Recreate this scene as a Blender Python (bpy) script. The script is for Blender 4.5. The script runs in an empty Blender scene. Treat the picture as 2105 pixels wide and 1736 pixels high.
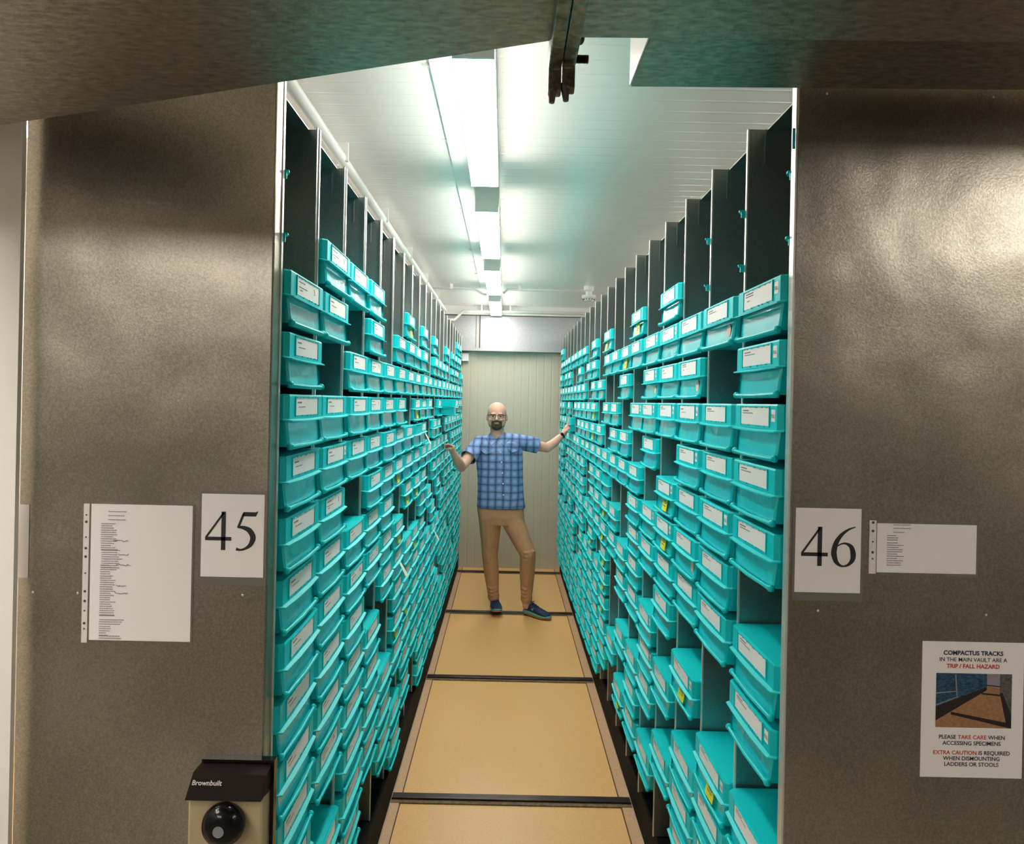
import bpy, math, random
from mathutils import Vector, Matrix
random.seed(7)
C = bpy.context.scene
COL = C.collection

# ------------------------------------------------------------------ camera, world, exposure
F = 1520.0; VX, VY, TH = 1041.5, 825.5, 0.021; CH = 1.9
cam_d = bpy.data.cameras.new('camera'); cam = bpy.data.objects.new('camera', cam_d); COL.objects.link(cam)
cam_d.sensor_fit = 'HORIZONTAL'; cam_d.sensor_width = 36.0; cam_d.lens = 36.0 * F / 2105.0
cam_d.shift_x = (1052.5 - VX) / 2105.0; cam_d.shift_y = (VY - 868.0) / 2105.0
cam_d.clip_start = 0.05
cam.matrix_world = Matrix.Translation((0, 0, CH)) @ Matrix.Rotation(math.pi / 2, 4, 'X') @ Matrix.Rotation(TH, 4, 'Z')
C.camera = cam
w = bpy.data.worlds.new('world'); C.world = w; w.use_nodes = True
w.node_tree.nodes['Background'].inputs[0].default_value = (0.9, 0.95, 1.0, 1)
w.node_tree.nodes['Background'].inputs[1].default_value = 0.0
C.view_settings.view_transform = 'Standard'; C.view_settings.look = 'None'
C.view_settings.gamma = 1.0; C.view_settings.exposure = 1.95
try: C.view_settings.use_curve_mapping = False
except Exception: pass
AISLE_LIGHT = 10.8      # diffusers of the battens over the aisle
FRONT_LIGHT = 8.6       # diffusers of the added, unseen battens in front of the shelving

def at(px, py, Y):
    "a measured photo point at depth Y, as a point of the room"
    u = px - VX; v = VY - py
    return Vector(((u - TH * v) * Y / F, Y, CH + (v + TH * u) * Y / F))

# ------------------------------------------------------------------ materials
def new_mat(name):
    m = bpy.data.materials.new(name); m.use_nodes = True
    nt = m.node_tree; b = nt.nodes['Principled BSDF']
    return m, nt, b
def N(nt, t, **kw):
    n = nt.nodes.new(t)
    for k, v in kw.items():
        if k.startswith('i_'): n.inputs[k[2:].replace('_', ' ')].default_value = v
        else: setattr(n, k, v)
    return n
def bump(nt, b, src, strength, dist=0.01):
    bp = N(nt, 'ShaderNodeBump'); bp.inputs['Strength'].default_value = strength; bp.inputs['Distance'].default_value = dist
    nt.links.new(src, bp.inputs['Height']); nt.links.new(bp.outputs[0], b.inputs['Normal'])
def coords(nt, scale=(1, 1, 1), kind='Object'):
    tc = N(nt, 'ShaderNodeTexCoord'); mp = N(nt, 'ShaderNodeMapping'); mp.inputs['Scale'].default_value = scale
    nt.links.new(tc.outputs[kind], mp.inputs[0]); return mp.outputs[0]
def mat(name, col, rough=0.5, metal=0.0, noise=0.0, nscale=20, bmp=0.0, bscale=60, stretch=(1, 1, 1), spec=0.5, emis=0.0, ecol=None, coat=0.0):
    m, nt, b = new_mat(name)
    b.inputs['Base Color'].default_value = (*col, 1); b.inputs['Roughness'].default_value = rough
    b.inputs['Metallic'].default_value = metal; b.inputs['Specular IOR Level'].default_value = spec
    if coat: b.inputs['Coat Weight'].default_value = coat; b.inputs['Coat Roughness'].default_value = 0.12
    if noise:
        nz = N(nt, 'ShaderNodeTexNoise'); nz.inputs['Scale'].default_value = nscale; nz.inputs['Detail'].default_value = 5
        nt.links.new(coords(nt, stretch), nz.inputs['Vector'])
        cr = N(nt, 'ShaderNodeValToRGB'); e = cr.color_ramp.elements
        e[0].position = .3; e[1].position = .7
        e[0].color = (*[c * (1 - noise) for c in col], 1); e[1].color = (*[min(1, c * (1 + noise)) for c in col], 1)
        nt.links.new(nz.outputs[0], cr.inputs[0]); nt.links.new(cr.outputs[0], b.inputs['Base Color'])
    if bmp:
        nb = N(nt, 'ShaderNodeTexNoise'); nb.inputs['Scale'].default_value = bscale; nb.inputs['Detail'].default_value = 4
        nt.links.new(coords(nt, stretch), nb.inputs['Vector']); bump(nt, b, nb.outputs[0], bmp)
    if emis:
        b.inputs['Emission Color'].default_value = (*(ecol or col), 1); b.inputs['Emission Strength'].default_value = emis
    return m

def steel_panel(name, c0, c1, rough=(0.30, 0.42)):
    "galvanised sheet: fine grain, cloudy spangle, a few scuffs"
    m, nt, b = new_mat(name); b.inputs['Metallic'].default_value = 0.92
    v = coords(nt, (1, 1, 1))
    n1 = N(nt, 'ShaderNodeTexNoise'); n1.inputs['Scale'].default_value = 2.2; n1.inputs['Detail'].default_value = 2.5
    n2 = N(nt, 'ShaderNodeTexNoise'); n2.inputs['Scale'].default_value = 260.0; n2.inputs['Detail'].default_value = 2
    for n in (n1, n2): nt.links.new(v, n.inputs['Vector'])
    mx = N(nt, 'ShaderNodeMixRGB'); mx.inputs['Fac'].default_value = .45
    nt.links.new(n1.outputs[0], mx.inputs[1]); nt.links.new(n2.outputs[0], mx.inputs[2])
    cr = N(nt, 'ShaderNodeValToRGB'); e = cr.color_ramp.elements; e[0].position = .36; e[1].position = .66
    e[0].color = (*c0, 1); e[1].color = (*c1, 1)
    nt.links.new(mx.outputs[0], cr.inputs[0]); nt.links.new(cr.outputs[0], b.inputs['Base Color'])
    mr = N(nt, 'ShaderNodeMapRange'); mr.inputs['To Min'].default_value = rough[0]; mr.inputs['To Max'].default_value = rough[1]
    nt.links.new(n1.outputs[0], mr.inputs['Value']); nt.links.new(mr.outputs[0], b.inputs['Roughness'])
    mm = N(nt, 'ShaderNodeMath', operation='MULTIPLY_ADD'); mm.inputs[1].default_value = .012
    nt.links.new(n2.outputs[0], mm.inputs[0]); nt.links.new(n1.outputs[0], mm.inputs[2])
    bump(nt, b, mm.outputs[0], 0.30, 0.06)
    return m

def duct_metal(name):
    m, nt, b = new_mat(name); b.inputs['Metallic'].default_value = 0.85
    v = coords(nt, (1, 2.2, 1))
    n1 = N(nt, 'ShaderNodeTexNoise'); n1.inputs['Scale'].default_value = 45; n1.inputs['Detail'].default_value = 8; n1.inputs['Roughness'].default_value = .7
    n2 = N(nt, 'ShaderNodeTexNoise'); n2.inputs['Scale'].default_value = 16; n2.inputs['Detail'].default_value = 6
    for n in (n1, n2): nt.links.new(v, n.inputs['Vector'])
    cr = N(nt, 'ShaderNodeValToRGB'); e = cr.color_ramp.elements; e[0].position = .35; e[1].position = .65
    e[0].color = (.17, .145, .105, 1); e[1].color = (.40, .35, .27, 1)
    nt.links.new(n1.outputs[0], cr.inputs[0])
    sp = N(nt, 'ShaderNodeValToRGB'); e = sp.color_ramp.elements; e[0].position = .70; e[1].position = .76
    e[0].color = (0, 0, 0, 1); e[1].color = (1, 1, 1, 1); nt.links.new(n2.outputs[0], sp.inputs[0])
    mx = N(nt, 'ShaderNodeMixRGB'); nt.links.new(sp.outputs[0], mx.inputs[0]); nt.links.new(cr.outputs[0], mx.inputs[1])
    mx.inputs[2].default_value = (.12, .08, .05, 1); nt.links.new(mx.outputs[0], b.inputs['Base Color'])
    b.inputs['Roughness'].default_value = .26
    bump(nt, b, n1.outputs[0], .25, .01)
    return m

def plastic(name, col, rough=.25, film=0.0):
    m, nt, b = new_mat(name)
    b.inputs['Roughness'].default_value = rough; b.inputs['Specular IOR Level'].default_value = .28
    oi = N(nt, 'ShaderNodeObjectInfo')
    hs = N(nt, 'ShaderNodeHueSaturation'); hs.inputs['Color'].default_value = (*col, 1)
    mr = N(nt, 'ShaderNodeMapRange'); mr.inputs['To Min'].default_value = .94; mr.inputs['To Max'].default_value = 1.04
    nt.links.new(oi.outputs['Random'], mr.inputs['Value']); nt.links.new(mr.outputs[0], hs.inputs['Value'])
    nt.links.new(hs.outputs[0], b.inputs['Base Color'])
    if film:
        b.inputs['Coat Weight'].default_value = .6; b.inputs['Coat Roughness'].default_value = .08; b.inputs['Coat IOR'].default_value = 1.85
        nb = N(nt, 'ShaderNodeTexNoise'); nb.inputs['Scale'].default_value = 9; nb.inputs['Detail'].default_value = 1.5; nb.inputs['Distortion'].default_value = 1.2
        ad = N(nt, 'ShaderNodeVectorMath', operation='ADD')
        nt.links.new(coords(nt, (1, 1, .8)), ad.inputs[0]); nt.links.new(oi.outputs['Location'], ad.inputs[1])
        nt.links.new(ad.outputs[0], nb.inputs['Vector'])
        bp = N(nt, 'ShaderNodeBump'); bp.inputs['Strength'].default_value = film; bp.inputs['Distance'].default_value = .02
        nt.links.new(nb.outputs[0], bp.inputs['Height']); nt.links.new(bp.outputs[0], b.inputs['Coat Normal'])
    return m

def stripes_wall(name, col, axis=0, period=.1, width=.04, depth=.25, rough=.4, spec=.5):
    "insulated metal panel with shallow pressed grooves"
    m, nt, b = new_mat(name); b.inputs['Base Color'].default_value = (*col, 1); b.inputs['Roughness'].default_value = rough
    b.inputs['Specular IOR Level'].default_value = spec
    tc = N(nt, 'ShaderNodeTexCoord'); sx = N(nt, 'ShaderNodeSeparateXYZ'); nt.links.new(tc.outputs['Object'], sx.inputs[0])
    md = N(nt, 'ShaderNodeMath', operation='PINGPONG'); md.inputs[1].default_value = period / 2
    nt.links.new(sx.outputs[axis], md.inputs[0])
    mr = N(nt, 'ShaderNodeMapRange'); mr.inputs['From Max'].default_value = period * width
    nt.links.new(md.outputs[0], mr.inputs['Value'])
    bump(nt, b, mr.outputs[0], depth, .004)
    return m

M = {}
M['teal'] = plastic('teal_plastic', (0.0, 0.64, 0.70), .44)
M['teal_tray'] = plastic('teal_tray_plastic', (0.0, 0.62, 0.69), .30, film=.22)
M['paper'] = mat('white_card', (.90, .87, .87), .6)
M['ink'] = mat('grey_print', (.25, .24, .26), .7)
M['black_ink'] = mat('black_print', (.02, .02, .02), .6)
M['red_ink'] = mat('red_print', (.62, .05, .05), .6)
M['yellow'] = mat('yellow_note', (.88, .86, .02), .5)
M['orange_dot'] = mat('orange_dot', (.80, .55, .45), .6)
M['cream_slip'] = mat('cream_slip', (.88, .84, .70), .6)
M['panel'] = steel_panel('galvanised_end_panel', (.29, .268, .222), (.50, .465, .395), (.27, .37))
M['duct'] = duct_metal('galvanised_duct')
M['divider'] = steel_panel('divider_steel', (.26, .30, .30), (.38, .43, .42), (.28, .42))
M['edge'] = mat('bright_folded_edge', (.78, .77, .74), .35, .6)
M['black'] = mat('black_plinth', (.005, .006, .006), .75, spec=.12, noise=.8, nscale=6, bmp=.1, bscale=30)
M['rail'] = mat('dark_steel_rail', (.05, .035, .035), .35, .6, noise=.5, nscale=40, stretch=(.3, 1, 1))
M['rust'] = mat('rusted_rail_side', (.16, .10, .05), .7, noise=.4, nscale=50)  # shadow tone in front of the rail bars, put into the colour
M['floor'] = mat('tan_floor', (.83, .475, .19), .38, noise=.06, nscale=90, bmp=.03, bscale=120)
M['floor_front'] = mat('grey_vault_floor', (.25, .225, .18), .5, noise=.1, nscale=60)
M['strip'] = mat('pale_floor_strip', (.60, .37, .22), .5, noise=.08, nscale=60)
M['gap'] = mat('dark_joint', (.08, .05, .03), .8)
M['ceiling'] = stripes_wall('ceiling_sheet', (.84, .81, .78), 1, .10, .10, .28, .24, .5)
M['wall_end'] = stripes_wall('end_wall_sheet', (.55, .515, .42), 0, .085, .12, .5, .5)
M['white'] = mat('white_enamel', (.82, .82, .80), .3)
M['bulk'] = mat('bulkhead_metal', (.42, .43, .46), .3, .35, noise=.08, nscale=60)
M['wall'] = mat('cream_wall', (.90, .87, .82), .5)
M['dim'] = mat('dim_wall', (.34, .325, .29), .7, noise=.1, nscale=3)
M['dark_store'] = mat('dark_cabinet', (.06, .05, .05), .6)
M['conduit'] = mat('white_conduit', (.80, .79, .76), .35)
M["tube_a"] = mat("lit_diffuser", (1, 1, .97), .4, emis=AISLE_LIGHT, ecol=(1, .93, .83))
M['tube_f'] = mat('lit_diffuser_front', (1, .96, .88), .4, emis=FRONT_LIGHT, ecol=(1, .93, .84))
M['beige_box'] = mat('beige_enamel', (.50, .40, .25), .45, noise=.05, nscale=200)
M['dark_cap'] = mat('dark_brown_cap', (.012, .006, .006), .6, spec=.2)
M['black_knob'] = mat('black_bakelite', (.004, .004, .004), .16, spec=.3)
M['skin'] = mat('skin', (.74, .42, .325), .5, noise=.08, nscale=25)
M['beard'] = mat('beard_hair', (.075, .055, .035), .9, noise=.5, nscale=200, bmp=.6, bscale=300)
M['stubble'] = mat('grey_hair', (.30, .24, .19), .9, noise=.3, nscale=200)
M['trouser'] = mat('tan_chino', (.54, .30, .165), .85, noise=.07, nscale=12, bmp=.5, bscale=9)
M['navy'] = mat('navy_mesh', (.012, .03, .085), .7, noise=.4, nscale=180)
M['sole'] = mat('teal_foam_sole', (.13, .40, .42), .6)
M['outsole'] = mat('orange_outsole', (.62, .30, .06), .6)
M['sock'] = mat('grey_sock', (.42, .40, .42), .9)
M['watch'] = mat('dark_strap', (.02, .022, .025), .4)
M['specs'] = mat('dark_spectacle_frame', (.02, .012, .012), .6, spec=.2)
M['eye'] = mat('eye', (.05, .04, .035), .2)
M['lips'] = mat('teeth', (.60, .45, .40), .4)
M['button'] = mat('pearl_button', (.85, .86, .88), .2)
M['bolt'] = mat('bolt_steel', (.12, .11, .10), .4, .9)
M['flange'] = mat('greasy_flange', (.20, .175, .12), .35, .8, noise=.6, nscale=60, bmp=.3, bscale=80)
M['sleeve'] = mat('clear_sleeve', (.34, .325, .29), .2, .7)
M['tape'] = mat('teal_tape', (.0, .45, .60), .4)

def glass_mat(name):
    m, nt, b = new_mat(name); b.inputs['Base Color'].default_value = (1, 1, 1, 1); b.inputs['Transmission Weight'].default_value = 1
    b.inputs['Roughness'].default_value = .02; b.inputs['IOR'].default_value = 1.05
    return m
M['lens'] = glass_mat('spectacle_lens')

def plaid(name, shift=(0, 0)):
    m, nt, b = new_mat(name); b.inputs['Roughness'].default_value = .85
    tc = N(nt, 'ShaderNodeTexCoord'); nz = N(nt, 'ShaderNodeTexNoise'); nz.inputs['Scale'].default_value = 5
    nt.links.new(tc.outputs['Object'], nz.inputs['Vector'])
    vm = N(nt, 'ShaderNodeVectorMath', operation='MULTIPLY_ADD'); vm.inputs[1].default_value = (.03, .0, .03)
    nt.links.new(nz.outputs['Color'], vm.inputs[0]); nt.links.new(tc.outputs['Object'], vm.inputs[2])
    sx = N(nt, 'ShaderNodeSeparateXYZ'); nt.links.new(vm.outputs[0], sx.inputs[0])
    def line(out, period, off, w0, w1):
        a = N(nt, 'ShaderNodeMath', operation='ADD'); a.inputs[1].default_value = off; nt.links.new(out, a.inputs[0])
        p = N(nt, 'ShaderNodeMath', operation='PINGPONG'); p.inputs[1].default_value = period / 2; nt.links.new(a.outputs[0], p.inputs[0])
        r = N(nt, 'ShaderNodeMapRange'); r.inputs['From Min'].default_value = w0; r.inputs['From Max'].default_value = w1
        r.inputs['To Min'].default_value = 1; r.inputs['To Max'].default_value = 0
        nt.links.new(p.outputs[0], r.inputs['Value']); return r.outputs[0]
    cur = None
    base = (.27, .42, .74, 1)
    seq = [('X', .066, 0, .001, .017, (.022, .055, .18, 1), .88), ('Z', .066, 0, .001, .015, (.022, .055, .18, 1), .80),
           ('X', .033, .0165, .0, .006, (.10, .20, .42, 1), .5), ('Z', .033, .0165, .0, .006, (.10, .20, .42, 1), .5)]
    for ax, per, off, w0, w1, colr, f in seq:
        l = line(sx.outputs[0 if ax == 'X' else 2], per, off + (shift[0] if ax == 'X' else shift[1]), w0, w1)
        fm = N(nt, 'ShaderNodeMath', operation='MULTIPLY'); fm.inputs[1].default_value = f; nt.links.new(l, fm.inputs[0])
        mx = N(nt, 'ShaderNodeMixRGB'); nt.links.new(fm.outputs[0], mx.inputs[0])
        if cur is None: mx.inputs[1].default_value = base
        else: nt.links.new(cur, mx.inputs[1])
        mx.inputs[2].default_value = colr; cur = mx.outputs[0]
    nt.links.new(cur, b.inputs['Base Color'])
    nb = N(nt, 'ShaderNodeTexNoise'); nb.inputs['Scale'].default_value = 14; nt.links.new(tc.outputs['Object'], nb.inputs['Vector'])
    bump(nt, b, nb.outputs[0], .5, .015)
    return m
M['plaid'] = plaid('blue_plaid_cotton')

# ------------------------------------------------------------------ mesh builder
class MB:
    def __init__(s): s.v = []; s.f = []; s.m = []
    def add(s, vs, fs, mi=0):
        o = len(s.v); s.v += [tuple(p) for p in vs]
        s.f += [tuple(i + o for i in f) for f in fs]; s.m += [mi] * len(fs); return s
    def box(s, x0, x1, y0, y1, z0, z1, mi=0):
        x0, x1 = sorted((x0, x1)); y0, y1 = sorted((y0, y1)); z0, z1 = sorted((z0, z1))
        return s.add([(x0, y0, z0), (x1, y0, z0), (x1, y1, z0), (x0, y1, z0), (x0, y0, z1), (x1, y0, z1), (x1, y1, z1), (x0, y1, z1)],
                     [(0, 3, 2, 1), (4, 5, 6, 7), (0, 1, 5, 4), (1, 2, 6, 5), (2, 3, 7, 6), (3, 0, 4, 7)], mi)
    def prism(s, poly, axis, a, b, mi=0):
        "poly in the two other axes, extruded along axis from a to b"
        def pt(p, t):
            return {0: (t, p[0], p[1]), 1: (p[0], t, p[1]), 2: (p[0], p[1], t)}[axis]
        n = len(poly); vs = [pt(p, a) for p in poly] + [pt(p, b) for p in poly]
        fs = [tuple(range(n)), tuple(range(2 * n - 1, n - 1, -1))] + [(i, i + n, (i + 1) % n + n, (i + 1) % n) for i in range(n)]
        return s.add(vs, fs, mi)
    def tube(s, pts, r, seg=10, mi=0, cap=True):
        pts = [Vector(p) for p in pts]; rs = r if isinstance(r, (list, tuple)) else [r] * len(pts)
        vs = []; fs = []; prev = None
        for i, p in enumerate(pts):
            d = (pts[min(i + 1, len(pts) - 1)] - pts[max(i - 1, 0)]).normalized()
            if prev is None: a = d.orthogonal().normalized()
            else: a = (prev - d * prev.dot(d)).normalized()
            prev = a; b_ = d.cross(a)
            for k in range(seg):
                t = 2 * math.pi * k / seg; vs.append(p + (a * math.cos(t) + b_ * math.sin(t)) * rs[i])
        for i in range(len(pts) - 1):
            for k in range(seg):
                k2 = (k + 1) % seg; fs.append((i * seg + k, i * seg + k2, (i + 1) * seg + k2, (i + 1) * seg + k))
        if cap: fs += [tuple(range(seg - 1, -1, -1)), tuple(range((len(pts) - 1) * seg, len(pts) * seg))]
        return s.add(vs, fs, mi)
    def ball(s, c, r, seg=14, ring=9, mi=0, rot=None):
        c = Vector(c); r = r if isinstance(r, (tuple, list)) else (r, r, r); vs = []; fs = []
        for i in range(1, ring):
            a = math.pi * i / ring
            for k in range(seg):
                t = 2 * math.pi * k / seg; vs.append(Vector((math.sin(a) * math.cos(t) * r[0], math.sin(a) * math.sin(t) * r[1], math.cos(a) * r[2])))
        vs += [Vector((0, 0, r[2])), Vector((0, 0, -r[2]))]; T = len(vs) - 2; B = T + 1
        if rot is not None: vs = [rot @ v for v in vs]
        for i in range(ring - 2):
            for k in range(seg):
                k2 = (k + 1) % seg; fs.append((i * seg + k, (i + 1) * seg + k, (i + 1) * seg + k2, i * seg + k2))
        for k in range(seg):
            k2 = (k + 1) % seg; fs.append((T, k, k2)); fs.append((B, (ring - 2) * seg + k2, (ring - 2) * seg + k))
        return s.add([c + v for v in vs], fs, mi)
    def limb(s, p, q, r0, r1, seg=14):
        "tapered capsule"
        p = Vector(p); q = Vector(q); s.tube([p, p.lerp(q, .5), q], [r0, (r0 + r1) / 2, r1], seg)
        s.ball(p, r0, seg); s.ball(q, r1, seg); return s
    def loft(s, rings, seg=24):
        "rings of (cx, cy, cz, rx, ry): horizontal ellipses"
        vs = []; fs = []
        for cx, cy, cz, rx, ry in rings:
            for k in range(seg):
                t = 2 * math.pi * k / seg; c_, s_ = math.cos(t), math.sin(t)
                e = .82
                vs.append((cx + rx * math.copysign(abs(c_) ** e, c_), cy + ry * math.copysign(abs(s_) ** e, s_), cz))
        n = len(rings)
        for i in range(n - 1):
            for k in range(seg):
                k2 = (k + 1) % seg; fs.append((i * seg + k, i * seg + k2, (i + 1) * seg + k2, (i + 1) * seg + k))
        fs += [tuple(range(seg - 1, -1, -1)), tuple(range((n - 1) * seg, n * seg))]
        return s.add(vs, fs)
    def lathe(s, prof, c, axis='Y', seg=28, mi=0):
        "profile of (radius, height along axis)"
        c = Vector(c); vs = []; fs = []
        for r, h in prof:
            for k in range(seg):
                t = 2 * math.pi * k / seg; a, b_ = r * math.cos(t), r * math.sin(t)
                vs.append(c + Vector({'Y': (a, h, b_), 'Z': (a, b_, h), 'X': (h, a, b_)}[axis]))
        n = len(prof)
        for i in range(n - 1):
            for k in range(seg):
                k2 = (k + 1) % seg; fs.append((i * seg + k, i * seg + k2, (i + 1) * seg + k2, (i + 1) * seg + k))
        fs += [tuple(range(seg)), tuple(range(n * seg - 1, (n - 1) * seg - 1, -1))]
        return s.add(vs, fs, mi)
    def mesh(s, name, mats, smooth=False):
        me = bpy.data.meshes.new(name); me.from_pydata(s.v, [], s.f)
        for m in (mats if isinstance(mats, (list, tuple)) else [mats]): me.materials.append(m)
        for p, mi in zip(me.polygons, s.m): p.material_index = mi; p.use_smooth = smooth
        import bmesh
        bm = bmesh.new(); bm.from_mesh(me); bmesh.ops.recalc_face_normals(bm, faces=bm.faces); bm.to_mesh(me); bm.free()
        me.update(); return me
    def build(s, name, mats, parent=None, smooth=False, bevel=0.0, segs=2):
        o = bpy.data.objects.new(name, s.mesh(name, mats, smooth)); COL.objects.link(o)
        if parent is not None: hang(o, parent)
        if bevel:
            b = o.modifiers.new('bevel', 'BEVEL'); b.width = bevel; b.segments = segs; b.limit_method = 'ANGLE'; b.angle_limit = math.radians(40)
        return o
def hang(o, parent):
    "parent o, whose vertices are written in room coordinates"
    o.parent = parent; root = parent; off = Vector(parent.location); p = parent.parent
    if parent.get('_room'): off = Vector(parent['_room'])
    o.matrix_parent_inverse = Matrix.Translation(-off); o['_room'] = (0.0, 0.0, 0.0)
    if parent.get('_room'): o.matrix_parent_inverse = Matrix.Identity(4)
def tag(o, label=None, cat=None, group=None, kind=None):
    if label: o['label'] = label
    if cat: o['category'] = cat
    if group: o['group'] = group
    if kind: o['kind'] = kind
    return o
def thing(name, loc, label, cat, group=None, rz=0):
    o = bpy.data.objects.new(name, None); COL.objects.link(o); o.location = loc; o.rotation_euler = (0, 0, rz)
    o.empty_display_size = .1
    return tag(o, label, cat, group)
def struct(mb, name, m, **kw):
    return tag(mb.build(name, m, **kw), kind='structure')

def text_verts(txt, size, bold=0.0, shear=0.0, align='CENTER', extrude=0.0):
    cu = bpy.data.curves.new('t', 'FONT'); cu.body = txt; cu.size = size; cu.offset = bold; cu.shear = shear
    cu.align_x = align; cu.align_y = 'CENTER'; cu.resolution_u = 3; cu.extrude = extrude
    ob = bpy.data.objects.new('t', cu); COL.objects.link(ob)
    me = bpy.data.meshes.new_from_object(ob.evaluated_get(bpy.context.evaluated_depsgraph_get()))
    v = [tuple(p.co) for p in me.vertices]; f = [tuple(p.vertices) for p in me.polygons]
    bpy.data.objects.remove(ob); bpy.data.curves.remove(cu); bpy.data.meshes.remove(me)
    return v, f

# ------------------------------------------------------------------ the room
SH_Y0, SH_Y1 = 1.62, 8.29          # extent of the shelving
CEIL = 2.97; WALL_Y = 8.42
struct(MB().box(-2.6, 2.6, 1.55, WALL_Y, -.06, 0), 'floor', M['floor'])
struct(MB().box(-2.6, 2.6, -3.2, 1.55, -.06, 0), 'floor', M['floor_front'])
struct(MB().box(-2.6, 2.6, -3.2, WALL_Y + .1, CEIL, CEIL + .08), 'ceiling', M['ceiling'])
struct(MB().box(-2.6, 2.6, WALL_Y, WALL_Y + .1, 0, CEIL), 'wall_far', M['wall_end'])
struct(MB().box(-2.7, -2.6, 1.7, WALL_Y, 0, CEIL), 'wall_left', M['wall'])
struct(MB().box(2.6, 2.7, -3.2, WALL_Y, 0, CEIL), 'wall_right', M['dim'])
struct(MB().box(-2.6, -1.0405, 1.572, 1.585, 0, CEIL), 'wall_front', M['wall'])
struct(MB().box(-2.7, -2.6, -3.2, 1.7, 0, CEIL), 'wall_side', M['dim'])
struct(MB().box(-2.7, 2.7, -3.3, -3.2, 0, CEIL), 'wall_back', M['dim'])
# strips along the plinths, with a dark joint
struct(MB().box(-.520, -.465, 1.6, WALL_Y - .01, 0, .004).box(-.463, -.459, 1.6, WALL_Y - .01, 0, .005, 1), 'trim_1', [M['strip'], M['gap']])
struct(MB().box(.640, .582, 1.6, WALL_Y - .01, 0, .004).box(.580, .576, 1.6, WALL_Y - .01, 0, .005, 1), 'trim_2', [M['strip'], M['gap']])
# cornice and bulkhead over the end wall
struct(MB().prism([(WALL_Y, CEIL), (WALL_Y - .09, CEIL), (WALL_Y - .10, CEIL - .05), (WALL_Y - .10, CEIL - .10), (WALL_Y, CEIL - .10)], 0, -1.2, 1.2), 'trim_3', M['white'])
bk = struct(MB().box(-1.3, 1.3, WALL_Y - .085, WALL_Y, 2.492, CEIL - .10).box(-1.3, 1.3, WALL_Y - .11, WALL_Y, 2.462, 2.494), 'trim_4', M['bulk'])
p = at(986, 700, WALL_Y - .09)
MB().box(p.x - .006, p.x + .006, WALL_Y - .09, WALL_Y - .085, 2.494, CEIL - .1).box(p.x - .044, p.x - .040, WALL_Y - .09, WALL_Y - .085, 2.494, CEIL - .1).build('panel_joint', M['gap'], bk)
MB().box(-1.3, 1.3, WALL_Y - .0895, WALL_Y - .085, CEIL - .112, CEIL - .104).build('panel_joint', M['gap'], bk)

# floor rails across the aisle
rails = [3.515, 5.05, 6.62, 8.19]
words = ['nearest the camera', 'second from the camera', 'under the feet of the man', 'farthest back by the end wall']
for i, y in enumerate(rails):
    t = thing('floor_rail', (.06, y, 0), 'dark steel track rail across the tan floor, ' + words[i], 'rail', 'track rails crossing the aisle floor')
    MB().box(-.52, .64, y - .018, y + .03, 0, .016).build('rail_bar', M['rail'], t, bevel=.004)
    MB().box(-.515, .635, y - .044, y - .018, 0, .006).build('rail_foot', M['rust'], t)  # olive-brown shadow before the bar, put in as a rust-brown strip

# ------------------------------------------------------------------ ceiling lights over the aisle
def batten(name, x0, x1, xs, y0, y1, label, m, group):
    zb = 2.85; t = thing(name, ((x0 + x1) / 2, (y0 + y1) / 2, CEIL), label, 'ceiling light', group)
    w = xs
    def xc(y): return x0 + (x1 - x0) * ((y - y0) / (y1 - y0))
    vs = []; prof = [(-w / 2, CEIL), (-w / 2, zb + .03), (w / 2, zb + .03), (w / 2, CEIL)]
    mb = MB()
    n = len(prof); vs = [(xc(y) + a, y, z) for y in (y0, y1) for a, z in prof]
    mb.add(vs, [tuple(range(n)), tuple(range(2 * n - 1, n - 1, -1))] + [(i, i + n, (i + 1) % n + n, (i + 1) % n) for i in range(n)])
    mb.build('light_body', M['white'], t)
    prof = [(-w / 2, zb + .03), (-w / 2, zb + .012), (-w / 2 + .012, zb), (w / 2 - .012, zb), (w / 2, zb + .012), (w / 2, zb + .03)]
    n = len(prof); mb = MB(); a0, a1 = y0 + .012, y1 - .012
    vs = [(xc(y) + a, y, z) for y in (a0, a1) for a, z in prof]
    mb.add(vs, [tuple(range(n)), tuple(range(2 * n - 1, n - 1, -1))] + [(i, i + n, (i + 1) % n + n, (i + 1) % n) for i in range(n)])
    mb.build('diffuser', m, t)
    for ya, yb in ((y0, y0 + .012), (y1 - .012, y1)): MB().box(xc(ya) - w / 2, xc(ya) + w / 2, ya, yb, zb - .002, zb + .03).build('end_cap', M['white'], t)
    return t
FX = [(2.04, 3.28, 'nearest the camera, longest in view'), (3.70, 4.94, 'second from the camera'), (5.38, 6.62, 'third from the camera'), (7.04, 8.22, 'farthest back, before the bulkhead')]
for y0, y1, wd in FX:
    xa = -.112 - (y0 - 2) * .004; xb = -.112 - (y1 - 2) * .004
    batten('ceiling_light', xa, xb, .118, y0, y1, 'lit white batten ceiling light over the aisle, ' + wd, M['tube_a'], 'batten lights over the aisle')
# trunking beside the lights
tag(MB().prism([(-.268, CEIL), (-.266, CEIL - .010), (-.185, CEIL - .010), (-.183, CEIL)], 1, 1.7, 6.9).build('cable_trunking', M['white']),
    'flat white cable trunking along the ceiling beside the batten lights', 'trunking')
for y in (2.35, 3.02, 4.1, 5.2, 6.2):
    tag(MB().box(-.288, -.268, y, y + .014, CEIL - .008, CEIL).build('trunking_clip', M['edge']), 'small metal clip on the left edge of the ceiling trunking', 'clip', 'clips along the ceiling trunking')
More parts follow.
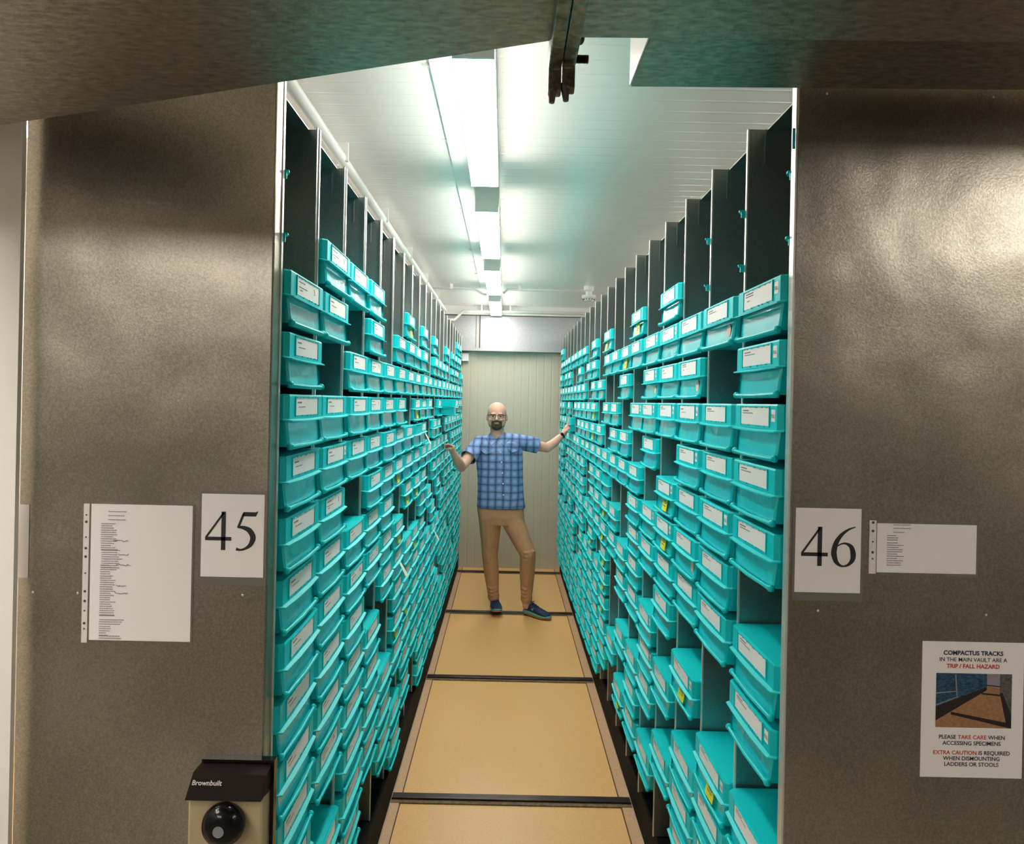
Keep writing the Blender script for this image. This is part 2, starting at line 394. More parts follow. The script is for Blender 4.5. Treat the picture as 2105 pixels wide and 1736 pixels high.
# unseen battens added to brighten the cream wall, papers and end panels
for x, y0, y1, wd in ((-2.1, .05, 1.25, 'nearest the cream wall'), (-2.1, -2.0, -.8, 'far back on the left'), (-1.5, -2.3, -1.1, 'behind the one by the cream wall'), (-1.72, .2, 1.4, 'inner one by the cream wall'), (2.35, -.9, .3, 'on the right')):
    batten('ceiling_light', x, x, .16, y0, y1, 'lit white batten light in front of the shelving, ' + wd, M['tube_f'], 'added battens in front of the shelving')
for x, wd in ((1.80, 'right'), (-1.75, 'left')):
    for y0, ww in ((2.3, 'near'), (4.4, 'middle'), (6.5, 'far')):
        batten('ceiling_light', x, x, .16, y0, y0 + 1.24, 'lit white batten light over the next aisle on the %s, %s one of the row' % (wd, ww), M['tube_a'], 'battens over the neighbouring aisles')

# conduits
def pipe(label, pts, r, clips=(), group=None):
    o = thing('conduit', pts[0], label, 'conduit', group)
    MB().tube(pts, r, 10).build('pipe', M['conduit'], o, smooth=True)
    for c_, d in clips:
        MB().box(c_[0] - d[0], c_[0] + d[0], c_[1] - d[1], c_[1] + d[1], c_[2] - .008, CEIL).build('pipe_clip', M['white'], o)
    return o
pipe('thick white conduit along the ceiling above the left shelving', [(-.715, 1.75, 2.905), (-.715, 7.9, 2.905), (-.70, 8.15, 2.885)], .023,
     [((-.715, y, 2.90), (.03, .009)) for y in (2.05, 3.1, 4.15, 5.2, 6.25, 7.3)])
yq = 6.80
pipe('thin white conduit across the ceiling with a downward bend by the lights', [(-.72, yq, 2.93), (-.36, yq, 2.93), (-.30, yq, 2.915), (-.235, yq, 2.880), (-.205, yq, 2.878)], .011, [((-.53, yq, 2.93), (.012, .012))])
pipe('thin white conduit from the batten lights to the smoke detector', [(-.05, yq, 2.895), (-.01, yq, 2.93), (.72, yq, 2.93)], .011, [((.10, yq, 2.93), (.012, .012))])
yq = WALL_Y - .16
pipe('white conduit across the ceiling in front of the bulkhead', [(-.75, yq, 2.80), (-.60, yq, 2.80), (-.50, yq, 2.90), (.9, yq, 2.90)], .017, [((.02, yq, 2.90), (.008, .012)), ((-.3, yq, 2.90), (.008, .012))])
# smoke detector
sd = thing('smoke_detector', (.735, 6.8, CEIL), 'white smoke detector hanging from the ceiling above the right shelving', 'smoke detector')
MB().lathe([(.045, 0), (.045, -.035), (.03, -.045)], (.735, 6.8, CEIL), 'Z').build('mount', M['white'], sd, smooth=False)
MB().lathe([(.03, -.045), (.03, -.075), (.062, -.08), (.066, -.10), (.05, -.112), (.045, -.128), (.02, -.135)], (.735, 6.8, CEIL), 'Z').build('sensor_head', M['white'], sd)
mb = MB()
for k in range(12):
    a = math.tau * k / 12; mb.ball((.735 + .05 * math.cos(a), 6.8 + .05 * math.sin(a), CEIL - .118), .006, 6, 4)
mb.build('vent_slot', M['gap'], sd)
# small box on the end wall
p0, p1 = at(950, 743, WALL_Y), at(964, 727, WALL_Y)
jb = tag(MB().box(p0.x, p1.x, WALL_Y - .05, WALL_Y - .001, p0.z, p1.z).build('junction_box', M['white'], bevel=.004), 'small white junction box high on the end wall', 'junction box')
p = at(949, 752, WALL_Y)
MB().tube([(p.x - .0, WALL_Y - .012, p0.z), (p.x, WALL_Y - .012, p0.z - .05)], .008).build('cable_gland', M['gap'], jb)

# ------------------------------------------------------------------ shelving
B = .331; P = .1422; TOPZ = 1.906; NB = 20
LX, RX = -.517, .613; LY0, RY0 = 1.665, 1.597
ZT, ZB = 2.622, .195
def shelving(side):
    s = 1 if side == 'L' else -1; X = LX if side == 'L' else RX; Y0 = LY0 if side == 'L' else RY0
    back = X - s * .535
    lab = 'grey steel mobile shelving bank on the %s, end panel marked %s' % (('left', '45') if side == 'L' else ('right', '46'))
    t = thing('mobile_shelving', (X - s * .27, (Y0 + 8.2) / 2, 0), lab, 'shelving', 'mobile shelving banks')
    if side == 'L':
        MB().box(X - .540, X + .004, 1.610, 1.664, .02, ZT + .03).build('end_panel', M['panel'], t, bevel=.004)
        MB().box(X + .002, X + .006, 1.655, 1.667, .02, ZT + .03).build('panel_edge', M['edge'], t)
    else:
        MB().box(X - .006, X + .9, 1.575, 1.596, .02, ZT + .03).build('end_panel', M['panel'], t, bevel=.003)
        MB().box(X - .009, X - .005, 1.575, 1.598, .02, ZT + .03).build('panel_edge', M['edge'], t)
    for n in range(1, NB + 1):
        y = Y0 + n * B
        d = MB().box(X - s * .003, back, y - .0025, y + .0025, ZB, ZT).build('divider', M['divider'], t)
        MB().box(X, X - s * .004, y - .005, y + .005, ZB, ZT).build('front_edge', M['edge'], d)
        if side == 'L': MB().box(X - .003, X - .006, y - .022, y - .004, ZB + .3, ZT).build('stiffener', M['divider'], d)
        MB().box(X - s * .045, X - s * .049, y - .006, y - .003, ZT - .09, ZT).build('top_bracket', M['divider'], d)
    MB().box(back, back - s * .004, Y0, Y0 + NB * B, ZB, ZT).build('back_panel', M['divider'], t)
    MB().box(X - s * (.03 if side == 'L' else .05), back, Y0, Y0 + NB * B, ZT - .0035, ZT - .0005).build('top_sheet', M['divider'], t)
    pf = -.504 if side == 'L' else .628
    MB().box(pf, back, Y0 + .002, Y0 + NB * B, .022, ZB - .008).build('plinth', M['black'], t)
    MB().box(pf + s * .001, pf - s * .003, Y0 + .002, Y0 + NB * B, .017, .022).build('plinth_lip', M['edge'], t)
    return t
SHL, SHR = shelving('L'), shelving('R')

# runner clips on the near dividers where slots stand empty
for side, n, rows in (('L', 0, (-1, 0)), ('R', 0, (-1, 0)), ('R', 1, (-1, 0)), ('R', 2, (-1, 0))):
    s = 1 if side == 'L' else -1; X = LX if side == 'L' else RX; Y0 = (LY0 if side == 'L' else RY0) + n * B
    for r in rows:
        z = TOPZ + (3 - r) * P - .062
        c_ = X - s * .03; pl = [(c_ + .045 * math.cos(a), Y0 + .004 + .045 * math.sin(a)) for a in [math.pi * k / 10 for k in range(11)]]
        MB().prism(pl, 2, z - .004, z).prism([(c_ - .04, Y0 + .003), (c_ + .04, Y0 + .003), (c_ + .04, Y0 + .007), (c_ - .04, Y0 + .007)], 2, z - .02, z).build('runner_clip', M['teal'], SHL if side == 'L' else SHR)

# ---- the boxes: local x along the bay, y towards the aisle, z up, origin under the front
DEP = .46
def lid_mb():
    h0, h1 = .072, .129; m = MB()
    out = [(-.155, -DEP), (-.155, -.012), (-.1455, 0), (.1455, 0), (.155, -.012), (.155, -DEP)]
    m.prism([(x * 1.0, y) for x, y in out], 2, h0, h1 - .004)
    inn = [(x * .985, y - .002 if y > -.1 else y + .002) for x, y in out]
    n = len(out); m.add([(x, y, h1 - .004) for x, y in out] + [(x, y, h1) for x, y in inn],
                        [(i, (i + 1) % n, (i + 1) % n + n, i + n) for i in range(n)] + [tuple(range(n, 2 * n))])
    # flared lip, wrapping round the corners
    a = [(-.1555, -.05, h0 + .004), (-.155, -.012, h0 + .002), (-.1455, 0, h0), (-.05, .0005, h0 - .001), (.05, .0005, h0 - .001), (.1455, 0, h0), (.155, -.012, h0 + .002), (.1555, -.05, h0 + .004)]
    b = [(-.157, -.05, h0 + .003), (-.1595, -.010, h0 - .001), (-.149, .0080, h0 - .003), (-.05, .0110, h0 - .005), (.05, .0110, h0 - .005), (.149, .0080, h0 - .003), (.1595, -.010, h0 - .001), (.157, -.05, h0 + .003)]
    k = len(a); vs = a + b + [(x, y, z - .0028) for x, y, z in b] + [(x, y, z - .0035) for x, y, z in a]
    fs = []
    for j in range(3): fs += [(j * k + i, j * k + i + 1, (j + 1) * k + i + 1, (j + 1) * k + i) for i in range(k - 1)]
    fs += [(3 * k + i, 3 * k + i + 1, i + 1, i) for i in range(k - 1)] + [(0, k, 2 * k, 3 * k), (k - 1, 4 * k - 1, 3 * k - 1, 2 * k - 1)]
    m.add(vs, fs)
    # label frame
    x0, x1, z0, z1, t = -.103, .103, .0765, .1245, .003
    m.box(x0, x0 + t, 0, .0025, z0, z1).box(x1 - t, x1, 0, .0025, z0, z1).box(x0, x1, 0, .0025, z1 - .002, z1)
    for x in (-.085, -.055, -.02, -.012, .03, .06, .085): m.box(x, x + .004, 0, .0022, z1 - .0045, z1 - .002)
    for x in (-.07, -.035, -.01, .04): m.box(x, x + .004, 0, .0028, z0, z0 + .003)
    return m
def tray_mb():
    m = MB()
    # body with a front that leans in towards the top
    vs = [(-.147, -.010, .074), (.147, -.010, .074), (.147, -DEP + .004, .074), (-.147, -DEP + .004, .074),
          (-.140, -.004, .008), (.140, -.004, .008), (.136, -DEP + .01, .004), (-.136, -DEP + .01, .004)]
    m.add(vs, [(0, 1, 2, 3), (4, 7, 6, 5), (0, 4, 5, 1), (1, 5, 6, 2), (2, 6, 7, 3), (3, 7, 4, 0)])
    m.box(-.157, .157, -.030, -DEP + .02, .060, .067)                # side runners
    for s in (-1, 1):                                                 # raised side rims of the front
        m.add([(s * .147, -.010, .074), (s * .142, -.006, .074), (s * .135, .000, .010), (s * .141, -.004, .008)], [(0, 1, 2, 3)])
    return m
def rail_mb():
    m = MB(); m.tube([(-.137, .004, .0085), (0, .007, .0065), (.137, .004, .0085)], .0045, 8)
    m.box(-.138, .138, -.006, .003, .001, .006)
    for s in (-1, 1): m.ball((s * .139, .002, .009), .0085, 10, 6)
    return m
def card_mb(kind):
    m = MB(); x0, x1, z0, z1 = -.0985, .0985, .0795, .122
    c_ = .004; m.add([(x0, .0008, z0), (x1 - c_ * (kind % 2), .0008, z0), (x1, .0008, z0 + c_), (x1, .0008, z1 - c_), (x1 - c_, .0008, z1), (x0 + c_, .0008, z1), (x0, .0008, z1 - c_ * (kind == 2))], [tuple(range(7))])
    rnd = random.Random(kind); rows = {0: [(.113, .04, .003), (.107, .07, .002)], 1: [(.110, .035, .0035), (.099, .06, .0018)],
                                       2: [(.115, .05, .003), (.109, .055, .0022), (.098, .03, .0022)], 3: [(.112, .045, .0025), (.1, .075, .002), (.093, .03, .002)]}[kind]
    for z, wd, h in rows:
        x = x0 + .014 + .01 * (z < .1)
        while x < x0 + .014 + wd:
            a = rnd.uniform(.003, .009); m.box(-x - a, -x, .0009, .0012, z - h / 2, z + h / 2, 1); x += a + .0012
    if kind == 3:
        m.tube([(-.05, .0012, .112), (-.058, .0012, .104), (-.052, .0012, .098), (-.064, .0012, .1)], .0007, 4, 1)
    return m
ME = {}
ME['lid'] = lid_mb().mesh('lid', M['teal']); ME['tray'] = tray_mb().mesh('tray', M['teal_tray']); ME['rail'] = rail_mb().mesh('pull_rail', M['teal'])
for k in range(4): ME['card%d' % k] = card_mb(k).mesh('label_card', [M['paper'], M['ink']])
fv, ff = text_verts('FULL', .011, .0003)
mb = MB().add([(-.112, .0006, .090), (-.136, .0006, .090), (-.136, .0006, .117), (-.112, .0006, .117)], [(0, 1, 2, 3)])
mb.add([(-.124 - v[0] * .85, .0012, .102 + v[1]) for v in fv], ff, 1)
ME['sticker'] = mb.mesh('full_sticker', [M['paper'], M['ink']])
mb = MB(); vs = [(-.036, -.004, .066), (.034, -.004, .066), (.036, .004, .016), (-.034, .0035, .016)]
mb.add(vs + [(x, y + .0012, z) for x, y, z in vs], [(0, 1, 2, 3), (4, 5, 6, 7), (0, 1, 5, 4), (1, 2, 6, 5), (2, 3, 7, 6), (3, 0, 4, 7)])
for i in range(3): mb.box(-.022, .018 - .008 * (i % 2), .0012 - i * .0016 + .0010, .0030 - i * .0016 + .0006, .034 + i * .009, .037 + i * .009, 1)
ME['note'] = mb.mesh('yellow_note', [M['yellow'], M['ink']])
ME['dot'] = MB().lathe([(.018, 0), (.018, .0010)], (-.095, -.0060, .042), 'Y', 16).mesh('dot_sticker', M['orange_dot'])
mb = MB(); vs = [(-.05, .006, .072), (-.02, .006, .086), (.045, .055, .040), (.055, .055, .010)]
vs = [(-.022, .006, .070), (.018, .006, .070), (.000, .040, -.004), (-.040, .044, -.004)]
mb.add(vs + [(x, y + .0008, z) for x, y, z in vs], [(0, 1, 2, 3), (4, 5, 6, 7), (0, 1, 5, 4), (1, 2, 6, 5), (2, 3, 7, 6), (3, 0, 4, 7)])
ME['slip'] = mb.mesh('paper_slip', M['cream_slip'])

# ---- which slots hold a box (column back from the aisle mouth, row down from the top)
EMPTY = {'L': {2: [0, 1, 5], 0: [0], 1: [2, 11], 3: [8], 4: [0, 1, 9, 10], 5: [0, 6, 12], 6: [3, 7], 7: [0, 7, 13], 8: [], 9: [0, 1, 4, 6, 8], 10: [3, 7],
               11: [0, 8, 11], 12: [0, 4, 7, 12], 13: [], 14: [0, 1, 5, 10], 15: [], 16: [7, 12], 17: [], 18: [1], 19: [0, 10, 14]},
         'R': {0: [0, 6, 9], 1: [0, 2, 8, 9], 2: [0, 8, 10], 3: [4, 9, 11], 4: [0, 5, 8, 12], 5: [2, 4, 10], 6: [0, 3, 6, 7, 10, 12], 7: [0, 2, 6, 9, 10, 11],
               8: [2, 4], 9: [0, 1, 3, 9], 10: [], 11: [0, 2, 6, 7, 9], 12: [1], 13: [10, 11], 14: [1, 4, 9], 15: [1, 3], 16: [9], 17: [3, 6, 7], 18: [9, 1], 19: []}}
LAST = {'L': {3: 12, 4: 13, 6: 13, 7: 12, 19: 13}, 'R': {3: 12, 4: 13, 5: 13, 6: 13, 7: 12, 8: 13}}
for n_ in (2, ): EMPTY['L'][n_] = [5]
EMPTY['L'][3] = [8]; EMPTY['L'][2] = [1, 5]
EXTRA = {'L': [(17, -1), (18, -1)], 'R': [(19, -1)]}
NOTE = {'L': {(5, 5), (6, 6), (7, 6), (5, 7), (7, 8), (6, 0), (7, 3), (5, 10), (6, 10), (15, 2)},
        'R': {(5, 0), (8, 0), (6, 1), (10, 3), (10, 4), (3, 5), (3, 6), (8, 7), (8, 8), (8, 9), (8, 10), (2, 9), (1, 10), (6, 13), (10, 9), (8, 11)}}
SLIP = {'L': {(5, 8), (10, 9), (15, 11), (8, 4)}, 'R': set()}
BLANK = {'L': {(7, 4)}, 'R': {(8, 6)}}
DOT = {'L': set(), 'R': {(1, 1), (2, 2), (4, 2), (2, 6)}}
FULL = {'L': {(1, 4), (5, 6)}, 'R': {(0, 1), (0, 2), (0, 3), (2, 3), (2, 4), (1, 5), (4, 1), (4, 2), (5, 3), (3, 5), (3, 6), (4, 6), (3, 1), (6, 4), (5, 6), (2, 9), (1, 10), (0, 8), (4, 9), (5, 7), (3, 3), (4, 3), (8, 7), (10, 3), (7, 4), (4, 10)}}
OUT = {('L', 12, 3): .10, ('R', 15, 4): .03}
ords = ['first', 'second', 'third', 'fourth', 'fifth', 'sixth', 'seventh', 'eighth', 'ninth', 'tenth', 'eleventh', 'twelfth', 'thirteenth', 'fourteenth', 'fifteenth', 'sixteenth', 'seventeenth', 'eighteenth', 'nineteenth', 'twentieth']
slots = []
for side in 'LR':
    X = LX if side == 'L' else RX; s = 1 if side == 'L' else -1; Y0 = LY0 if side == 'L' else RY0
    for n in range(NB):
        rows = [r for r in range(-1, LAST[side].get(n, 14) + 1) if (r >= 0 and r not in EMPTY[side].get(n, [])) or (n, r) in EXTRA[side]]
        for j, r in enumerate(rows):
            z = TOPZ + (3 - r) * P - .129
            jit = random.Random(hash((n, r, s)) & 0xffff).uniform(-.004, .004)
            pos = Vector((X + s * (.020 + jit + OUT.get((side, n, r), 0)), Y0 + (n + .5) * B, z))
            u = pos.x * F / pos.y + VX; v = VY - (pos.z + .13 - CH) * F / pos.y
            slots.append((v < 1736 - 12, -pos.y, side, n, r, j, pos, s))
slots.sort(key=lambda q: (not q[0], -q[1]))
print('boxes', len(slots))
def box_rot(s): return -math.pi / 2 if s == 1 else math.pi / 2
stuff = MB(); SM = [M['teal'], M['teal_tray'], M['paper'], M['ink']]
srcs = {k: (lambda b: b)(v) for k, v in (('lid', lid_mb()), ('tray', tray_mb()), ('rail', rail_mb()), ('c0', card_mb(0)), ('c1', card_mb(1)))}
parts_of = {}
for i, (vis, _, side, n, r, j, pos, s) in enumerate(slots):
    rz = box_rot(s); q = random.Random(n * 37 + r * 11 + s); kind = q.choice([0, 0, 0, 1, 2]) if side == 'R' else q.choice([1, 1, 1, 3, 1])
    if i < 300 and vis:
        xtra = []
        if (n, r) in NOTE[side]: xtra.append(('note', 'yellow_note'))
        if (n, r) in SLIP[side]: xtra.append(('slip', 'paper_slip'))
        if (n, r) in DOT[side]: xtra.append(('dot', 'dot_sticker'))
        if (n, r) in FULL[side]: xtra.append(('sticker', 'full_sticker'))
        w_ = 'with yellow note' if (n, r) in NOTE[side] else 'with cream slip' if (n, r) in SLIP[side] else 'with orange dot' if (n, r) in DOT[side] else 'with side sticker' if (n, r) in FULL[side] else 'without label' if (n, r) in BLANK[side] else 'pulled forward' if (side, n, r) in OUT else 'with white label'
        lab = 'teal lidded box %s, %s bank, %s column back, %s box from top' % (w_, 'left' if side == 'L' else 'right', ords[n], ords[j])
        root = thing('storage_box', pos, lab, 'storage box', 'teal boxes in the %s shelving bank' % ('left' if side == 'L' else 'right'), rz)
        plist = [('lid', 'lid'), ('tray', 'tray')] + ([] if (n, r) in BLANK[side] else [('card%d' % kind, 'label_card')]) + xtra
        for key, nm in plist:
            if key in parts_of: o = parts_of[key].copy()
            else: o = bpy.data.objects.new(nm, ME[key]); parts_of[key] = o
            COL.objects.link(o); o.parent = root
            if key == 'note': o.location = (q.uniform(-.03, .05), 0, 0)
            elif key == 'slip': o.location = (0, 0, 0)
            if key == 'tray':
                if 'rail' in parts_of: ro = parts_of['rail'].copy()
                else: ro = bpy.data.objects.new('pull_rail', ME['rail']); parts_of['rail'] = ro
                COL.objects.link(ro); ro.parent = o
    else:
        c_, s_ = math.cos(rz), math.sin(rz)
        for key, mi in (('lid', 0), ('tray', 1), ('rail', 0), ('c%d' % (0 if side == 'R' else 1), 2)):
            b = srcs[key]; o0 = len(stuff.v)
            stuff.v += [(pos.x + x * c_ - y * s_, pos.y + x * s_ + y * c_, pos.z + z) for x, y, z in b.v]
            stuff.f += [tuple(k + o0 for k in f) for f in b.f]; stuff.m += [mi + k for k in b.m]
tag(stuff.build('storage_box', SM), 'teal lidded boxes of the far columns, packed small beside the end wall', 'storage box', 'far teal boxes', 'stuff')

# ------------------------------------------------------------------ papers on the end panels
def sheet(name, pts, Y, label, cat, group=None, m='paper', t=.0012):
    a, b = pts; p, q = at(*a, Y), at(*b, Y)
    x0, x1 = sorted((p.x, q.x)); z0, z1 = sorted((p.z, q.z))
    root = thing(name, ((x0 + x1) / 2, Y, z0), label, cat, group)
    MB().box(x0, x1, Y - t, Y - .0002, z0, z1).build('paper', M[m], root)
    return root, x0, x1, z0, z1
def stroke(mb, pts, ws, sc, ox, oz, y, n=8):
    P_ = [Vector(p) for p in pts]; out = []; wo = []
    for i in range(len(P_) - 1):
        p0, p1, p2, p3 = P_[max(i - 1, 0)], P_[i], P_[i + 1], P_[min(i + 2, len(P_) - 1)]
        for k in range(n):
            t = k / n; out.append(.5 * ((2 * p1) + (p2 - p0) * t + (2 * p0 - 5 * p1 + 4 * p2 - p3) * t * t + (3 * p1 - p0 - 3 * p2 + p3) * t ** 3)); wo.append(ws[i] * (1 - t) + ws[i + 1] * t)
    out.append(P_[-1]); wo.append(ws[-1]); L_ = []; R_ = []
    for i, p in enumerate(out):
        d = (out[min(i + 1, len(out) - 1)] - out[max(i - 1, 0)]).normalized(); nn = Vector((-d.y, d.x)) * wo[i] * .575
        L_.append(p + nn); R_.append(p - nn)
    vs = [(ox + a.x * sc, y, oz + a.y * sc) for a in L_] + [(ox + a.x * sc, y, oz + a.y * sc) for a in R_]; k = len(L_)
    mb.add(vs, [(i, i + 1, k + i + 1, k + i) for i in range(k - 1)])
def digit(mb, d, sc, ox, oz, y):
    def poly(p): mb.add([(ox + a * sc, y, oz + b * sc) for a, b in p], [tuple(range(len(p)))])
    if d == '4':
        poly([(12, 167), (472, 167), (472, 231), (12, 231)]); poly([(293, 0), (370, 0), (370, 676), (293, 676)]); poly([(12, 231), (58, 231), (345, 645), (326, 676)])
    if d == '5':
        poly([(160, 600), (400, 600), (440, 688), (428, 692), (395, 676), (182, 676)])
        poly([(160, 640), (182, 676), (200, 640), (128, 436), (66, 398)])
        stroke(mb, [(80, 408), (180, 402), (285, 355), (345, 265), (350, 190), (305, 95), (225, 35), (140, 8), (60, 22)], [26, 56, 80, 88, 84, 62, 38, 30, 48], sc, ox, oz, y)
    if d == '6':
        stroke(mb, [(446, 682), (330, 640), (210, 550), (120, 420), (82, 290), (80, 200), (115, 85), (180, 20), (250, 4), (335, 35), (400, 120), (408, 220), (375, 335), (290, 392), (205, 388), (120, 338)],
               [12, 30, 52, 72, 82, 84, 66, 40, 24, 42, 72, 84, 64, 34, 22, 16], sc, ox, oz, y)
YL, YR = 1.6095, 1.5745
for num, pts, Y, side in (('45', ((416, 1015), (541, 1188)), YL, 'left'), ('46', ((1636, 1044), (1767, 1220)), YR, 'right')):
    root, x0, x1, z0, z1 = sheet('number_sign', pts, Y, 'white paper sign reading %s on the %s steel end panel' % (num, side), 'sign', 'number signs on the end panels')
    mb = MB(); sc = .0835 / 676; wdt = 985 * sc; ox = (x0 + x1) / 2 - wdt / 2 + (.002 if side == 'right' else .0); oz = z0 + (z1 - z0) * .325
    if side == 'right': oz = z0 + (z1 - z0) * .315
    digit(mb, num[0], sc, ox, oz, Y - .0016); digit(mb, num[1], sc, ox + 500 * sc, oz, Y - .0016)
    mb.build('numerals', M['black_ink'], root)
    MB().box(x0 - .006, x1 + .006, Y - .0004, Y - .0001, z0 - .018, z1 + .006).build('clear_tape', M['sleeve'], root)
# punched sleeves with printed lists
def listing(root, x0, z1, w_, h_, Y, blocks, seed, sc=1.0):
    rnd = random.Random(seed); mb = MB()
    for fx, fz, k, wmax in blocks:
        for i in range(k):
            z = z1 - fz * h_ - i * .0047 * sc; x = x0 + fx * w_; xe = x + wmax * w_ * rnd.uniform(.55, 1)
            while x < xe:
                a = rnd.uniform(.0015, .005); mb.box(x, x + a, Y - .0021, Y - .0016, z, z + .0013); x += a + .0009
    mb.build('printed_list', M['ink'], root)
def holes(root, x0, x1, z0, z1, Y, zs):
    MB().box(x0, x1, Y - .0015, Y - .0003, z0, z1).build('punched_strip', M['sheetstrip'], root)
    mb = MB()
    for z, big in zs:
        mb.lathe([(.0028 if big else .0018, 0), (.0028 if big else .0018, .0005)], ((x0 + x1) / 2, Y - .0022, z0 + (z1 - z0) * z), 'Y', 10)
    mb.build('punch_hole', M['gap'], root)
M['sheetstrip'] = mat('white_punched_strip', (.78, .76, .74), .4)
root, x0, x1, z0, z1 = sheet('document_sleeve', ((189, 1036), (391, 1320)), YL, 'punched plastic sleeve holding a full page list on the left end panel', 'document')
MB().box(x0 - .004, x1 + .004, YL - .0004, YL - .0001, z0 - .003, z1 + .003).build('clear_sleeve', M['sleeve'], root)
listing(root, x0, z1, x1 - x0, z1 - z0, YL, [(.17, .055, 1, .25), (.17, .085, 1, .2), (.17, .115, 1, .18), (.1, .145, 5, .16), (.1, .225, 8, .17), (.11, .34, 5, .2), (.11, .42, 4, .18), (.10, .45, 24, .15), (.10, .82, 1, .17), (.10, .85, 3, .24), (.1, .9, 5, .12), (.10, .97, 2, .30)], 3)
rnd = random.Random(5); mb = MB()
for px, py, L_ in ((235, 1112, 30), (245, 1140, 20), (240, 1161, 30), (240, 1205, 20), (237, 1219, 26)):
    a = at(px, py, YL); pts = [(a.x + k * L_ / 944 / 9, YL - .002, a.z + rnd.uniform(-.0018, .0018)) for k in range(10)]; mb.tube(pts, .0005, 4)
mb.build('handwriting', M['black_ink'], root)
a, b = at(172, 1324, YL), at(188, 1036, YL)
holes(root, x0 - .0165, x0 - .004, z0 - .006, z1, YL, [(.10, 0), (.14, 1), (.23, 0), (.30, 1), (.37, 1), (.50, 0), (.62, 1), (.68, 1), (.76, 0), (.87, 1), (.92, 0)])
root, x0, x1, z0, z1 = sheet('document_sleeve', ((1803, 1076), (2005, 1181)), YR, 'half page list in a punched sleeve beside the sign reading 46', 'document')
MB().box(x0 - .004, x1 + .005, YR - .0004, YR - .0001, z0 - .005, z1 + .005).build('clear_sleeve', M['sleeve'], root)
listing(root, x0, z1, x1 - x0, (z1 - z0), YR, [(.16, .03, 1, .25), (.16, .10, 1, .22), (.16, .18, 1, .16), (.10, .25, 3, .11), (.10, .40, 11, .17)], 8)
holes(root, x0 - .0165, x0 - .002, z0 - .003, z1 + .006, YR, [(.28, 0), (.40, 1), (.60, 0), (.80, 1), (.96, 1)])
root, x0, x1, z0, z1 = sheet('document_sleeve', ((30, 1037), (58, 1188)), YL, 'sheet of paper cut off by the cream wall at the left edge', 'document')
# hazard notice
root, x0, x1, z0, z1 = sheet('safety_notice', ((1896, 1318), (2099, 1601)), YR, 'printed hazard notice with an aisle picture on the right end panel', 'notice')
W_, H_ = x1 - x0, z1 - z0; cx = (x0 + x1) / 2
def line_(segs, frac, size, bold, xoff=0.0):
    data = [(c_, text_verts(t_, size, bold * size, align='LEFT')) for t_, c_ in segs]
    widths = [max(v[0] for v in d[1][0]) for d in data]; gap = size * .32; tot = sum(widths) + gap * (len(data) - 1); x = cx - tot / 2 + xoff
    for (c_, (v, f)), w2 in zip(data, widths):
        MB().add([(x + p[0], YR - .0017, z1 - frac * H_ + p[1]) for p in v], f).build('notice_line', M[c_], root); x += w2 + gap
line_([('COMPACTUS TRACKS', 'black_ink')], .083, .0128, .030)
line_([('IN THE MAIN VAULT ARE A', 'black_ink')], .132, .0118, .006)
line_([('TRIP / FALL HAZARD', 'red_ink')], .180, .0122, .030)
line_([('PLEASE', 'black_ink'), ('TAKE CARE', 'red_ink'), ('WHEN', 'black_ink')], .703, .0118, .014)
line_([('ACCESSING SPECIMENS', 'black_ink')], .748, .0118, .014)
line_([('EXTRA CAUTION', 'red_ink'), ('IS REQUIRED', 'black_ink')], .818, .0118, .018)
line_([('WHEN DISMOUNTING', 'black_ink')], .860, .0118, .014)
line_([('LADDERS OR STOOLS', 'black_ink')], .903, .0118, .014)
pic = {'blue': mat('print_blue', (.02, .07, .14), .5, noise=.9, nscale=120, stretch=(1, 1, 3)), 'tan': mat('print_tan', (.36, .19, .09), .5, noise=.2, nscale=200), 'dk': mat('print_dark', (.02, .012, .014), .5),
       'pale': mat('print_pale', (.30, .26, .30), .5), 'grey': mat('print_grey', (.10, .10, .10), .5, noise=.6, nscale=150), 'line': mat('print_line', (.25, .26, .30), .5)}
pa, pb = x0 + .14 * W_, x0 + .885 * W_; zt, zb = z1 - .232 * H_, z1 - .632 * H_
def pp(u, v, k): return (pa + (pb - pa) * u, YR - .0014 - k * .0001, zb + (zt - zb) * (1 - v))
def ppoly(pts, c_, k): MB().add([pp(u, v, k) for u, v in pts], [tuple(range(len(pts)))]).build('printed_picture', pic[c_], root)
ppoly([(0, 0), (1, 0), (1, 1), (0, 1)], 'tan', 0); ppoly([(0, 0), (.67, 0), (.67, .25), (0, .68)], 'blue', 1); ppoly([(.67, 0), (.84, 0), (.84, .27), (.67, .22)], 'pale', 1)
ppoly([(.84, 0), (1, 0), (1, .9), (.84, .35)], 'grey', 1); ppoly([(0, .62), (.67, .24), (.67, .30), (0, .88)], 'dk', 2); ppoly([(.84, .35), (.88, .35), (1, .75), (1, 1), (.93, .9)], 'dk', 2)
ppoly([(.2, .71), (1, .91), (1, 1), (.2, .76)], 'dk', 3); ppoly([(.6, .35), (.86, .38), (.86, .41), (.6, .38)], 'dk', 3); ppoly([(.66, .2), (.84, .22), (.84, .24), (.66, .22)], 'dk', 3)
ppoly([(.245, .02), (.265, .02), (.285, .42), (.27, .42)], 'line', 3); ppoly([(0, .36), (.27, .32), (.27, .34), (0, .385)], 'line', 3); ppoly([(0, .58), (.3, .42), (.3, .435), (0, .605)], 'line', 3)
